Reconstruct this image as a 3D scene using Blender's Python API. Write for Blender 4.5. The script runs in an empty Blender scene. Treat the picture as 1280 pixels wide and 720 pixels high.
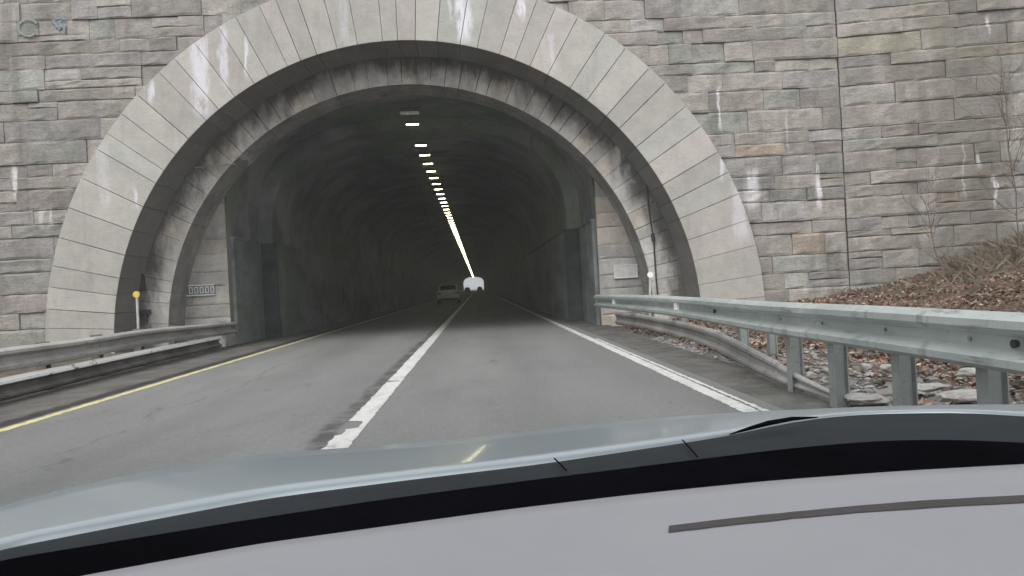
import bpy, bmesh, math, random
from mathutils import Vector, Matrix, noise as mn
random.seed(7)
R = math.radians
C = bpy.context.scene.collection
sc = bpy.context.scene

# ------------------------------------------------------------------ camera frame
H = 1.22
FPX = 1000.0
def cam_axes(roll=3.0, vp=(597, 360)):
    r = R(roll); dx, dy = vp[0]-640, vp[1]-360
    F = Vector((-dx*math.cos(r), FPX, dx*math.sin(r)*-1*-1))
    F = Vector((43.0, 1000.0, -2.25))
    for _ in range(30):
        Fn = F.normalized(); Rt = Fn.cross(Vector((0, 0, 1))).normalized(); U = Rt.cross(Fn)
        R2 = Rt*math.cos(r)-U*math.sin(r); U2 = U*math.cos(r)+Rt*math.sin(r)
        Y = Vector((0, 1, 0)); u = FPX*Y.dot(R2)/Y.dot(Fn); v = -FPX*Y.dot(U2)/Y.dot(Fn)
        F = F-(dx-u)*R2+(dy-v)*U2
    return Fn, R2, U2
CF, CR, CU = cam_axes()
def ray(px, py): return CF*FPX+CR*(px-640)-CU*(py-360)
def at(px, py, Y):
    d = ray(px, py); t = Y/d.y
    return Vector((d.x*t, Y, H+d.z*t))
def atz(px, py, Z):
    d = ray(px, py); t = (Z-H)/d.z
    return Vector((d.x*t, d.y*t, Z))

cam = bpy.data.objects.new('camera', bpy.data.cameras.new('camera')); C.objects.link(cam)
cam.matrix_world = Matrix(((CR.x, CU.x, -CF.x, 0), (CR.y, CU.y, -CF.y, 0), (CR.z, CU.z, -CF.z, H), (0, 0, 0, 1)))
cam.data.sensor_width = 36; cam.data.lens = 36*FPX/1280; cam.data.clip_end = 3000; cam.data.clip_start = 0.02
sc.camera = cam

# ------------------------------------------------------------------ materials
class N:
    def __init__(s, name):
        s.m = bpy.data.materials.new(name); s.m.use_nodes = True
        s.t = s.m.node_tree; s.b = s.t.nodes['Principled BSDF']
        s.pos = s.t.nodes.new('ShaderNodeNewGeometry').outputs['Position']
    def new(s, t, **k):
        n = s.t.nodes.new(t)
        for a, v in k.items(): setattr(n, a, v)
        return n
    def put(s, sock, v):
        if isinstance(v, bpy.types.NodeSocket): s.t.links.new(v, sock)
        elif isinstance(v, (tuple, list)) and len(v) == 3 and sock.type == 'RGBA': sock.default_value = (*v, 1)
        else: sock.default_value = v
    def math(s, op, a, b=0.0, c=0.0, clamp=False):
        n = s.new('ShaderNodeMath', operation=op, use_clamp=clamp)
        s.put(n.inputs[0], a); s.put(n.inputs[1], b); s.put(n.inputs[2], c); return n.outputs[0]
    def xyz(s):
        if not hasattr(s, '_x'):
            n = s.new('ShaderNodeSeparateXYZ'); s.put(n.inputs[0], s.pos); s._x = n.outputs
        return s._x
    def noise(s, scale, detail=4, rough=.55, sc3=(1, 1, 1), dist=0, off=(0, 0, 0)):
        mp = s.new('ShaderNodeMapping'); s.put(mp.inputs['Vector'], s.pos)
        mp.inputs['Scale'].default_value = sc3; mp.inputs['Location'].default_value = off
        n = s.new('ShaderNodeTexNoise'); s.put(n.inputs['Vector'], mp.outputs[0])
        n.inputs['Scale'].default_value = scale; n.inputs['Detail'].default_value = detail
        n.inputs['Roughness'].default_value = rough; n.inputs['Distortion'].default_value = dist
        return n.outputs['Fac']
    def ramp(s, v, a, b, lo=0.0, hi=1.0):
        n = s.new('ShaderNodeMapRange', interpolation_type='SMOOTHSTEP'); s.put(n.inputs[0], v)
        for i, x in enumerate((a, b, lo, hi)): n.inputs[i+1].default_value = x
        return n.outputs[0]
    def mix(s, f, a, b, mode='MIX'):
        n = s.new('ShaderNodeMix', data_type='RGBA', blend_type=mode)
        s.put(n.inputs[0], f); s.put(n.inputs[6], a); s.put(n.inputs[7], b); return n.outputs[2]
    def attr(s): return s.new('ShaderNodeAttribute', attribute_name='Col').outputs['Color']
    def bump(s, h, strength, dist=.02):
        n = s.new('ShaderNodeBump'); s.put(n.inputs['Height'], h)
        n.inputs['Strength'].default_value = strength; n.inputs['Distance'].default_value = dist
        s.put(s.b.inputs['Normal'], n.outputs[0])
    def band(s, v, c, w, soft):   # 1 within w of c
        d = s.math('ABSOLUTE', s.math('SUBTRACT', v, c)); return s.ramp(d, w, w+soft, 1, 0)
    def fin(s, col, rough=.85, metal=0.0, spec=.3):
        s.put(s.b.inputs['Base Color'], col); s.put(s.b.inputs['Roughness'], rough)
        s.put(s.b.inputs['Metallic'], metal); s.b.inputs['Specular IOR Level'].default_value = spec
        return s.m

def streaks(n, lst, col, white=(.72, .7, .72)):
    """run-off deposits: (x centre, z low, z high, half width, amount)"""
    x, y, z = n.xyz()
    wob = n.math('MULTIPLY', n.math('SUBTRACT', n.noise(3.5, 3, .6, (1, 1, .5)), .5), .35)
    xx = n.math('ADD', x, wob)
    brk = n.ramp(n.noise(7, 5, .7, (1.6, 1.6, .3)), .3, .5)
    tot = None
    for (xc, z0, z1, w, a) in lst:
        m = n.band(xx, xc, w*.35, w*.9)
        k = n.math('MULTIPLY', n.ramp(z, z0-.15, z0+.25), n.ramp(z, z1-.2, z1+.12, 1, 0))
        m = n.math('MULTIPLY', n.math('MULTIPLY', m, k), a)
        tot = m if tot is None else n.math('MAXIMUM', tot, m)
    tot = n.math('MULTIPLY', tot, brk)
    return n.mix(tot, col, white)

def stone_mat(name, st=None, soot_shade_r=None, dirt=.35, stain=(.10, .095, .085), bumpk=.6, white=(.62, .61, .62), brown=False, grain=.2, blot=.22):
    n = N(name); c = n.attr()
    f = n.noise(2.2, 5, .65); c = n.mix(1.0, c, n.mix(n.ramp(f, .3, .7), (1-blot, 1-blot, 1-blot), (1+blot*.6, 1+blot*.55, 1+blot*.5)), 'MULTIPLY')
    g = n.noise(22, 6, .7, (.7, .7, 1.4)); c = n.mix(1.0, c, n.mix(n.ramp(g, .3, .7), (1-grain, 1-grain, 1-grain), (1+grain*.8, 1+grain*.8, 1+grain*.8)), 'MULTIPLY')
    v = n.noise(1.1, 5, .65, (1.5, 1.5, .22)); c = n.mix(n.math('MULTIPLY', n.ramp(v, .5, .72), dirt), c, stain)
    w = n.noise(14, 5, .75, (.25, .25, 1.6), off=(3, 1, 5)); c = n.mix(n.math('MULTIPLY', n.ramp(w, .56, .7), .35), c, (.09, .085, .08))
    if brown:
        x, y, z = n.xyz()
        bm_ = n.math('MULTIPLY', n.ramp(x, 8.8, 12.0), n.ramp(n.noise(.9, 5, .65, (1, 1, .35)), .36, .56))
        c = n.mix(n.math('MULTIPLY', bm_, .6), c, n.mix(n.ramp(n.noise(1.7, 3, .6, off=(5, 0, 0)), .45, .6), (.165, .14, .118), (.15, .145, .11)))
    if soot_shade_r:      # recess shade and smoke stain painted in ragged tongues
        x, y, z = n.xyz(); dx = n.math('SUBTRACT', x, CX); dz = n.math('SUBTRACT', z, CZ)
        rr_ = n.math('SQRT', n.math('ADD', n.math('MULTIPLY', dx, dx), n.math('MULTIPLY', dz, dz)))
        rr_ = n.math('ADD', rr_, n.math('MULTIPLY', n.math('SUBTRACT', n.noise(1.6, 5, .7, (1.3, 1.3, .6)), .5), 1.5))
        c = n.mix(n.math('MULTIPLY', n.ramp(rr_, soot_shade_r[0], soot_shade_r[1]), .85), c, (.07, .066, .06))
    if st: c = streaks(n, st, c, white)
    h = n.math('ADD', n.math('MULTIPLY', n.noise(7, 6, .7, (.6, .6, 1.8)), 1.0), n.math('MULTIPLY', n.noise(45, 4, .6), .35))
    n.bump(h, bumpk, .03)
    return n.fin(c, .9, 0, .25)

def simple(name, col, rough=.7, metal=0., spec=.4, var=.15, scale=8, bump=0.0):
    n = N(name); f = n.noise(scale, 5, .65)
    a = tuple(max(0, x*(1-var)) for x in col); b = tuple(x*(1+var) for x in col)
    c = n.mix(n.ramp(f, .3, .7), a, b)
    if bump: n.bump(n.noise(scale*5, 4), bump, .005)
    return n.fin(c, rough, metal, spec)

def X(px, py, Y=19.8): return at(px, py, Y)
def stk(px, pz0, pz1, wpx, a, Y=19.8):
    p0 = X(px, pz0, Y); p1 = X(px, pz1, Y); return ((p0.x+p1.x)/2, min(p0.z, p1.z), max(p0.z, p1.z), wpx/2*Y/1000, a)
wall_st = [stk(17, 205, 250, 7, .95), stk(52, 262, 282, 9, .8), stk(63, 260, 280, 5, .7), stk(900, 108, 160, 5, .8), stk(940, 212, 262, 20, .8),
           stk(1023, 205, 262, 8, .95), stk(1206, 195, 212, 5, .8), stk(1226, 224, 262, 6, .85), stk(1218, 30, 50, 5, .8), stk(1190, 180, 250, 4, .3),
           stk(945, 235, 262, 6, .8), stk(30, 205, 215, 22, .3), stk(985, 140, 190, 4, .35)]
ring_st = [stk(250, 45, 145, 24, .55, 19.7), stk(280, 30, 110, 12, .5, 19.7), stk(308, 45, 95, 5, .6, 19.7), stk(188, 100, 130, 6, .6, 19.7),
           stk(579, -5, 52, 20, .7, 19.7), stk(562, -5, 25, 5, .4, 19.7), stk(652, -5, 25, 9, .7, 19.7), stk(170, 235, 262, 5, .5, 19.7), stk(902, 195, 225, 8, .5, 19.7),
           stk(690, 40, 90, 8, .25, 19.7), stk(430, 0, 50, 14, .2, 19.7), stk(925, 225, 300, 22, .35, 19.7), stk(130, 180, 260, 14, .2, 19.7)]
ring2_st = [stk(772, 178, 240, 6, .7, 21.1), stk(300, 165, 205, 8, .6, 21.1), stk(815, 240, 350, 5, .35, 21.1), stk(455, 75, 110, 30, .3, 21.1), stk(405, 85, 130, 24, .3, 21.1)]
M = {}
CX, CZ = -1.64, .2
M['facing'] = stone_mat('weathered_grey_ashlar', wall_st, None, .5, brown=True, bumpk=.75)
M['ring'] = stone_mat('pale_limestone_voussoir', ring_st, None, .3, (.17, .16, .14), .16, white=(.74, .74, .82), grain=.07, blot=.1)
M['ring2'] = stone_mat('sooty_shaded_limestone', ring2_st, (6.55, 7.15), .6, (.12, .115, .105), .25, grain=.1)
M['pier'] = stone_mat('pier_stone', None, None, .4, (.16, .15, .13), .3, grain=.1)
M['step_shade'] = simple('shaded_step_concrete', (.055, .058, .055), .95, var=.3, scale=2)  # shade on the lining step put into a dark colour
M['joint'] = simple('old_joint_mortar', (.10, .096, .088), .95)
M['mortar'] = simple('dark_mortar', (.06, .058, .052), .95)
def vault_mat():
    n = N('stained_concrete_lining'); f = n.noise(.5, 6, .65)
    c = n.mix(n.ramp(f, .35, .65), (.13, .13, .132), (.30, .295, .29))
    c = n.mix(n.math('MULTIPLY', n.ramp(n.noise(.35, 4, .6, off=(9, 2, 4)), .46, .6), .7), c, (.17, .215, .12))
    c = n.mix(n.math('MULTIPLY', n.ramp(n.noise(1.6, 5, .7, (1, 1, .25)), .55, .7), .5), c, (.1, .1, .1))
    n.bump(n.noise(3, 6, .7), .6, .08); return n.fin(c, .9)
M['vault'] = vault_mat()
def panel_mat():
    n = N('grimy_wall_panel'); f = n.noise(.6, 6, .65, (1, .6, 1.5))
    c = n.mix(n.ramp(f, .35, .65), (.11, .12, .12), (.23, .245, .245))
    c = n.mix(n.math('MULTIPLY', n.ramp(n.noise(.3, 4, .6, off=(3, 2, 4)), .48, .62), .7), c, (.15, .175, .13))
    c = n.mix(n.math('MULTIPLY', n.ramp(n.noise(2.0, 5, .7, (1, 1, .2)), .55, .7), .5), c, (.34, .34, .32))
    n.bump(n.noise(8, 5, .6), .3, .02); return n.fin(c, .75)
M['panel'] = panel_mat()

def road_mat():
    n = N('worn_asphalt'); x, y, z = n.xyz()
    f = n.noise(.5, 6, .6, (1.2, .25, 1)); c = n.mix(n.ramp(f, .3, .7), (.142, .145, .142), (.178, .18, .176))
    g = n.noise(130, 3, .8); c = n.mix(1.0, c, n.mix(n.ramp(g, .3, .7), (.68, .68, .68), (1.3, 1.3, 1.28)), 'MULTIPLY')
    g = n.noise(18, 5, .8); c = n.mix(1.0, c, n.mix(n.ramp(g, .35, .68), (.84, .84, .84), (1.12, 1.12, 1.12)), 'MULTIPLY')
    wob = n.math('MULTIPLY', n.math('SUBTRACT', n.noise(.9, 5, .7, (.3, 1, 1)), .5), .25)
    xw = n.math('ADD', x, wob)
    c = n.mix(n.ramp(n.math('ADD', y, n.math('MULTIPLY', n.noise(.8, 4, .6), 2)), 24, 28), c, n.mix(.35, c, (.05, .052, .052)))   # tunnel shade painted into the road colour inside the bore
    # tar seam by the lane line
    s1 = n.math('MULTIPLY', n.band(xw, -1.39, .04, .10), n.ramp(n.noise(1.6, 5, .75), .36, .56))
    c = n.mix(n.math('MULTIPLY', s1, .75), c, (.032, .032, .03))
    # long crack in the left lane
    wob2 = n.math('MULTIPLY', n.math('SUBTRACT', n.noise(.35, 5, .65, (.2, 1, 1), off=(0, 4, 0)), .5), 1.6)
    s2 = n.math('MULTIPLY', n.band(n.math('ADD', x, wob2), -3.6, .012, .03), n.ramp(n.noise(.8, 3, .6, off=(5, 5, 5)), .38, .5))
    c = n.mix(n.math('MULTIPLY', s2, .3), c, (.04, .04, .04))
    # wheel paths slightly polished
    for cx in (-4.0, -2.3, -.3, 1.4):
        c = n.mix(n.math('MULTIPLY', n.band(x, cx, .1, .45), .16), c, (.205, .207, .203))
    for cx in (-3.15, .55):
        c = n.mix(n.math('MULTIPLY', n.band(xw, cx, .05, .35), .2), c, (.10, .10, .10))
    c = n.mix(n.math('MULTIPLY', n.ramp(n.noise(.7, 5, .7, (1, .35, 1), off=(3, 9, 0)), .48, .68), .3), c, (.085, .086, .084))
    p = n.ramp(n.noise(1.0, 4, .75, (1, .5, 1), off=(7, 0, 0)), .62, .7)
    c = n.mix(n.math('MULTIPLY', p, .5), c, (.045, .045, .044))
    vo = n.new('ShaderNodeTexVoronoi', feature='DISTANCE_TO_EDGE'); vo.inputs['Scale'].default_value = .55
    mp = n.new('ShaderNodeMapping'); n.put(mp.inputs[0], n.pos)
    nz = n.new('ShaderNodeTexNoise'); nz.inputs['Scale'].default_value = 1.6; nz.inputs['Detail'].default_value = 5; n.put(nz.inputs[0], n.pos)
    ad = n.new('ShaderNodeVectorMath', operation='ADD'); n.put(ad.inputs[0], mp.outputs[0]); n.put(ad.inputs[1], nz.outputs['Color']); n.put(vo.inputs['Vector'], ad.outputs[0])
    ck = n.math('MULTIPLY', n.ramp(vo.outputs['Distance'], .002, .012, 1, 0), n.ramp(n.noise(.4, 3, .6, off=(2, 8, 1)), .5, .6))
    c = n.mix(n.math('MULTIPLY', ck, .18), c, (.04, .04, .04))
    n.bump(n.math('SUBTRACT', n.noise(120, 3, .8), n.math('MULTIPLY', ck, 1.5)), .35, .006)
    return n.fin(c, .8, 0, .35)
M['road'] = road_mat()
def shoulder_mat():
    n = N('gritty_shoulder_asphalt'); x, y, z = n.xyz()
    c = n.mix(n.ramp(n.noise(1.4, 6, .7), .3, .7), (.075, .073, .07), (.14, .137, .13))
    c = n.mix(1.0, c, n.mix(n.ramp(n.noise(90, 3, .8), .3, .7), (.65, .65, .65), (1.35, 1.35, 1.3)), 'MULTIPLY')
    xw = n.math('ADD', x, n.math('MULTIPLY', n.math('SUBTRACT', n.noise(2.5, 5, .75), .5), .35))
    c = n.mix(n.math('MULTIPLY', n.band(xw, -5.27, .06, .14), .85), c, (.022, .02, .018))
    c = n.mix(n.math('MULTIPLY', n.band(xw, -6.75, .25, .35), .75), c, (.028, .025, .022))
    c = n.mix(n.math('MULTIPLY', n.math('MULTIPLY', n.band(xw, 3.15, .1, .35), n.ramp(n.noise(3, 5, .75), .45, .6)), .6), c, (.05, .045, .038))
    n.bump(n.noise(60, 4, .8), .5, .01); return n.fin(c, .9, 0, .25)
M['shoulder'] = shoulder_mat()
def paint_mat(name, col, worn, amt=.5):
    n = N(name); a = n.ramp(n.noise(22, 6, .8), amt, amt+.12); b = n.ramp(n.noise(3, 4, .7), .45, .65)
    c = n.mix(n.math('MULTIPLY', a, b), col, worn); c = n.mix(n.math('MULTIPLY', n.ramp(n.noise(5, 5, .7, (1, .3, 1)), .45, .7), .35), c, worn)
    return n.fin(c, .7, 0, .35)
M['white_paint'] = paint_mat('worn_white_paint', (.52, .52, .5), (.16, .16, .155))
M['yellow_paint'] = paint_mat('worn_yellow_paint', (.55, .49, .24), (.24, .22, .16))
def galv(name, a, b, rust=.3, rough=.5, metal=.2):
    n = N(name); c = n.mix(n.ramp(n.noise(1.3, 6, .65, (1, .5, 1)), .3, .7), a, b)
    c = n.mix(n.math('MULTIPLY', n.ramp(n.noise(7, 6, .75, (1, .3, 2.5)), .55, .7), rust), c, (.09, .075, .06))
    c = n.mix(n.math('MULTIPLY', n.ramp(n.noise(2.6, 5, .7, (2, 2, .3), off=(4, 4, 4)), .55, .68), rust*.8), c, (.14, .15, .15))
    n.bump(n.noise(1.5, 3, .5), .15, .03)
    return n.fin(c, rough, metal, .5)
M['galv'] = galv('galvanised_steel', (.35, .40, .39), (.53, .57, .555), .6, .42, .35)
M['galv_post'] = galv('weathered_post_steel', (.22, .24, .235), (.33, .36, .35), .5, .6)
M['old_rail'] = galv('grimy_rail_steel', (.24, .235, .225), (.4, .39, .375), .7, .7, .05)
def peel_mat():
    n = N('peeling_rail_steel'); x, y, z = n.xyz()
    c = n.mix(n.ramp(n.noise(1.5, 5), .3, .7), (.09, .085, .08), (.19, .18, .17))
    k = n.math('MULTIPLY', n.ramp(z, .235, .27), n.ramp(n.noise(4, 6, .8, (1, .5, 1)), .38, .46))
    c = n.mix(k, c, (.85, .85, .83)); n.bump(n.noise(20, 5, .7), .4, .02); return n.fin(c, .75, .2)
M['peel'] = peel_mat()
M['concrete'] = simple('rough_concrete_block', (.3, .29, .28), .9, var=.2, bump=.4)
M['timber'] = simple('old_timber', (.13, .11, .09), .9, var=.3, bump=.4)
def ground_mat():
    n = N('leafy_soil'); c = n.mix(n.ramp(n.noise(1.2, 6, .7), .3, .7), (.07, .055, .042), (.17, .135, .105))
    c = n.mix(n.ramp(n.noise(12, 5, .8), .45, .6), c, (.2, .13, .085)); x, y, z = n.xyz()
    k = n.math('MULTIPLY', n.ramp(n.math('ADD', x, n.math('MULTIPLY', n.noise(1.1, 5, .7), 1.6)), 4.5, 5.6, 1, 0), n.ramp(x, 2, 3))
    c = n.mix(n.math('MULTIPLY', k, .85), c, n.mix(n.ramp(n.noise(35, 4, .8), .35, .65), (.09, .09, .083), (.24, .235, .22)))
    n.bump(n.noise(14, 6, .8), .9, .06); return n.fin(c, .95, 0, .2)
M['soil'] = ground_mat()
def leaf_mat():
    n = N('dead_leaves'); c = n.attr(); return n.fin(c, .75, 0, .3)
M['leaf'] = leaf_mat()
M['bark'] = simple('grey_brown_bark', (.15, .125, .1), .9, var=.3, scale=20)
M['grass'] = simple('dull_hill_cover', (.09, .075, .05), .95, var=.4, scale=1.5)
M['rock'] = simple('pale_field_stone', (.3, .295, .28), .9, var=.25, scale=9, bump=.5)
M['conduit'] = simple('dark_conduit', (.06, .057, .052), .6, .3)
M['sign'] = simple('faded_white_sign', (.55, .52, .52), .55, var=.12, scale=9)
M['sign_white'] = simple('sign_white_border', (.7, .7, .7), .5, var=.08)
M['sign_grey'] = simple('sign_grey_field', (.17, .175, .18), .6, var=.2)
M['yellow_refl'] = simple('yellow_reflector', (.6, .5, .07), .35, var=.2, scale=40)
M['white_refl'] = simple('white_reflector', (.85, .85, .83), .35, var=.08)
M['post_white'] = simple('weathered_white_post', (.42, .43, .41), .7, var=.15)
M['bluepaint'] = simple('blue_spray_paint', (.16, .22, .26), .7, var=.3, scale=20)
M['greenpaint'] = simple('pale_green_spray_paint', (.22, .25, .23), .8, var=.25, scale=20)
def emis(name, col, s):
    n = N(name); n.fin(col, .4); n.b.inputs['Emission Color'].default_value = (*col, 1); n.b.inputs['Emission Strength'].default_value = s; return n.m
LAMP = 18.0
M['lamp'] = emis('lit_lens', (1, .90, .50), LAMP)
M['housing'] = simple('lamp_housing_metal', (.12, .12, .115), .6, .4)
M['dull_lens'] = simple('dead_lamp_lens', (.65, .65, .62), .4)
def paint(name, col, metal=.55, rough=.28, coat=.6):
    n = N(name); c = n.mix(n.ramp(n.noise(3, 5, .6), .35, .65), tuple(x*.96 for x in col), tuple(x*1.04 for x in col))
    n.fin(c, rough, metal, .5); n.b.inputs['Coat Weight'].default_value = coat; n.b.inputs['Coat Roughness'].default_value = .08; return n.m
M['hood'] = paint('silver_blue_paint', (.26, .30, .325), .42, .36, .3)
M['hood_highlight'] = paint('painted_highlight', (.74, .76, .79), .4, .35, .3)  # painted highlights on the hood lip and creases
M['plastic'] = simple('charcoal_cowl_plastic', (.015, .018, .022), .7, 0, .1, .12, 12)
M['black'] = simple('black_glass_band', (.003, .003, .004), .9, 0, .0, .2)
def dash_mat():
    n = N('grey_dashboard_vinyl'); c = n.mix(n.ramp(n.noise(2.4, 4, .6), .3, .7), (.205, .209, .226), (.228, .230, .246))
    n.bump(n.noise(420, 3, .7), .25, .0015); return n.fin(c, .65, 0, .35)
M['dash'] = dash_mat()
M['seam'] = simple('dark_seam_rubber', (.03, .027, .028), .7)
M['tyre'] = simple('tyre_rubber', (.02, .02, .02), .85)
M['rim'] = simple('alloy_rim', (.35, .35, .35), .35, .8)
M['carglass'] = simple('dark_car_glass', (.012, .013, .014), .12, 0, .5)
M['tail'] = simple('red_tail_lens', (.16, .02, .015), .3)
M['plate'] = simple('pale_number_plate', (.7, .7, .66), .5)
M['beige_paint'] = paint('champagne_car_paint', (.78, .75, .66), .0, .4, .5)
M['dark_paint'] = paint('dark_car_paint', (.06, .065, .07), .3, .4, .5)

# ------------------------------------------------------------------ helpers
def tag(o, label=None, cat=None, group=None, kind=None):
    for k, v in (('label', label), ('category', cat), ('group', group), ('kind', kind)):
        if v: o[k] = v
    return o
def empty(name, loc, label, cat, group=None):
    o = bpy.data.objects.new(name, None); C.objects.link(o); o.location = loc; o.empty_display_size = .1
    return tag(o, label, cat, group)
def obj(name, bm, mats, parent=None, smooth=False):
    me = bpy.data.meshes.new(name); bm.normal_update(); bm.to_mesh(me); bm.free()
    for m in (mats if isinstance(mats, (list, tuple)) else [mats]): me.materials.append(m)
    if smooth:
        for p in me.polygons: p.use_smooth = True
    o = bpy.data.objects.new(name, me); C.objects.link(o)
    if parent is not None:
        o.parent = parent
        if parent.parent is not None or parent.type == 'MESH':
            base = parent.matrix_basis.copy(); p = parent.parent
            while p is not None: base = p.matrix_basis @ base; p = p.parent
            if not getattr(o, '_local', False): o.matrix_parent_inverse = base.inverted()
        else: o.matrix_parent_inverse = parent.matrix_basis.inverted()
    return o
def BM(col=False):
    b = bmesh.new()
    if col: b.loops.layers.float_color.new('Col')
    return b
def setcol(bm, faces, c):
    L = bm.loops.layers.float_color['Col']
    for f in faces:
        for l in f.loops: l[L] = (*c, 1)
def box(bm, x0, x1, y0, y1, z0, z1, bev=0.0, M_=None, mi=0):
    vs = [bm.verts.new(p) for p in ((x0, y0, z0), (x1, y0, z0), (x1, y1, z0), (x0, y1, z0), (x0, y0, z1), (x1, y0, z1), (x1, y1, z1), (x0, y1, z1))]
    fs = [bm.faces.new([vs[i] for i in q]) for q in ((0, 3, 2, 1), (4, 5, 6, 7), (0, 1, 5, 4), (1, 2, 6, 5), (2, 3, 7, 6), (3, 0, 4, 7))]
    for f in fs: f.material_index = mi
    if bev > 0:
        es = list({e for f in fs for e in f.edges})
        r = bmesh.ops.bevel(bm, geom=es, offset=bev, segments=2, affect='EDGES', profile=.5)
        vs = list({v for f in r['faces'] for v in f.verts} | {v for v in vs if v.is_valid})
    if M_ is not None: bmesh.ops.transform(bm, matrix=M_, verts=[v for v in vs if v.is_valid])
    return vs
def tube(bm, pts, r, seg=8, cap=True, mi=0):
    pts = [Vector(p) for p in pts]; rs = r if isinstance(r, (list, tuple)) else [r]*len(pts); rings = []
    for i, p in enumerate(pts):
        d = (pts[min(i+1, len(pts)-1)]-pts[max(i-1, 0)]).normalized()
        a = d.cross(Vector((0, 0, 1)) if abs(d.z) < .9 else Vector((1, 0, 0))).normalized(); b = a.cross(d)
        rings.append([bm.verts.new(p+(a*math.cos(t)+b*math.sin(t))*rs[i]) for t in (2*math.pi*k/seg for k in range(seg))])
    for i in range(len(rings)-1):
        for k in range(seg):
            f = bm.faces.new((rings[i][k], rings[i][(k+1) % seg], rings[i+1][(k+1) % seg], rings[i+1][k])); f.material_index = mi
    if cap:
        bm.faces.new(rings[0][::-1]).material_index = mi; bm.faces.new(rings[-1]).material_index = mi
    return rings
def grid(bm, rows, close=False):
    V = [[bm.verts.new(p) for p in r] for r in rows]; fs = []
    for i in range(len(V)-1):
        for j in range(len(V[0])-1): fs.append(bm.faces.new((V[i][j], V[i][j+1], V[i+1][j+1], V[i+1][j])))
    return V, fs
def interp(tab, x):
    if x <= tab[0][0]:
        a, b = tab[0], tab[1]
    elif x >= tab[-1][0]:
        a, b = tab[-2], tab[-1]
    else:
        for a, b in zip(tab, tab[1:]):
            if a[0] <= x <= b[0]: break
    t = (x-a[0])/(b[0]-a[0]); return tuple(p+(q-p)*t for p, q in zip(a[1:], b[1:]))

# ------------------------------------------------------------------ world, sun
w = bpy.data.worlds.new("World"); sc.world = w; w.use_nodes = True
nt = w.node_tree; bg = nt.nodes['Background']
sky = nt.nodes.new('ShaderNodeTexSky'); sky.sky_type = 'NISHITA'; sky.sun_disc = False
SE, SA = R(52), R(200)      # elevation, compass-like azimuth of the sun (behind the camera, a little left)
sky.sun_elevation = SE; sky.sun_rotation = SA; sky.air_density = 1.0; sky.dust_density = 4.0; sky.ozone_density = 1.0
hs = nt.nodes.new('ShaderNodeHueSaturation'); hs.inputs['Saturation'].default_value = .22
nt.links.new(sky.outputs[0], hs.inputs['Color']); mx = nt.nodes.new('ShaderNodeMix'); mx.data_type = 'RGBA'; mx.inputs[0].default_value = .7; mx.inputs[7].default_value = (5.0, 5.1, 5.2, 1)   # half sky, half even cloud deck
nt.links.new(hs.outputs[0], mx.inputs[6]); nt.links.new(mx.outputs[2], bg.inputs[0]); bg.inputs[1].default_value = .14
sd = bpy.data.lights.new('sun', 'SUN'); sd.energy = .9; sd.angle = R(40); sd.color = (1, .98, .95)
so = bpy.data.objects.new('sun', sd); C.objects.link(so)
sdir = Vector((math.sin(SA)*math.cos(SE), math.cos(SA)*math.cos(SE), math.sin(SE)))
so.rotation_euler = sdir.to_track_quat('Z', 'Y').to_euler(); so.location = (-5, -20, 40)

# ------------------------------------------------------------------ ground and road
bm = BM()
vs = [bm.verts.new(p) for p in ((-400, -300, -.05), (400, -300, -.05), (400, 900, -.05), (-400, 900, -.05))]; bm.faces.new(vs)
tag(obj('ground', bm, M['grass']), kind='structure')
bm = BM(); ys = [-80, -20]+[i*4 for i in range(-4, 12)]+[60, 100, 200, 400, 700]
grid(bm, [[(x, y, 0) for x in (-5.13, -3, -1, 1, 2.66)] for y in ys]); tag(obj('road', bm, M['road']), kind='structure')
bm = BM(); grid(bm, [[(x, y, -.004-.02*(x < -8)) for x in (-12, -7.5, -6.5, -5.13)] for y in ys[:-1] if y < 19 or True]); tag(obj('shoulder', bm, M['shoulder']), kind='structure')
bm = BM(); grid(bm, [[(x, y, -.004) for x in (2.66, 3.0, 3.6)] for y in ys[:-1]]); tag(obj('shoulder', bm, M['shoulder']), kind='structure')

def strip(name, x, wd, mat, z=.004, ragged=.012, y0=1.0, y1=365, nick=None, fade=None, label=None):
    bm = BM(); y = y0; prev = None
    while y < y1:
        a = wd/2
        l = x-a+random.uniform(-1, 1)*ragged; r = x+a+random.uniform(-1, 1)*ragged*.8
        if nick:
            for (na, nb, nl, nr) in nick:
                if na <= y <= nb: l = x-a+nl+random.uniform(-.01, .01); r = x+a-nr
        if fade and y > fade: y1 = y
        if r-l < .01: r = l+.01
        cur = (bm.verts.new((l, y, z)), bm.verts.new((r, y, z)))
        if prev: bm.faces.new((prev[0], prev[1], cur[1], cur[0]))
        prev = cur; y += .06 if y < 12 else (.2 if y < 40 else 4)
    o = obj(name, bm, mat); tag(o, kind='structure'); return o
strip('lane_line', -1.2, .205, M['white_paint'], nick=[(7.35, 7.75, .14, 0.0), (7.05, 7.35, .045, 0), (11.0, 11.12, .17, 0)])
strip('edge_line', 2.355, .15, M['white_paint'], ragged=.01)
strip('edge_line', 2.485, .05, M['white_paint'], ragged=.013, fade=17)
strip('yellow_edge_line', -5.0, .12, M['yellow_paint'], ragged=.018)

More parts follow.
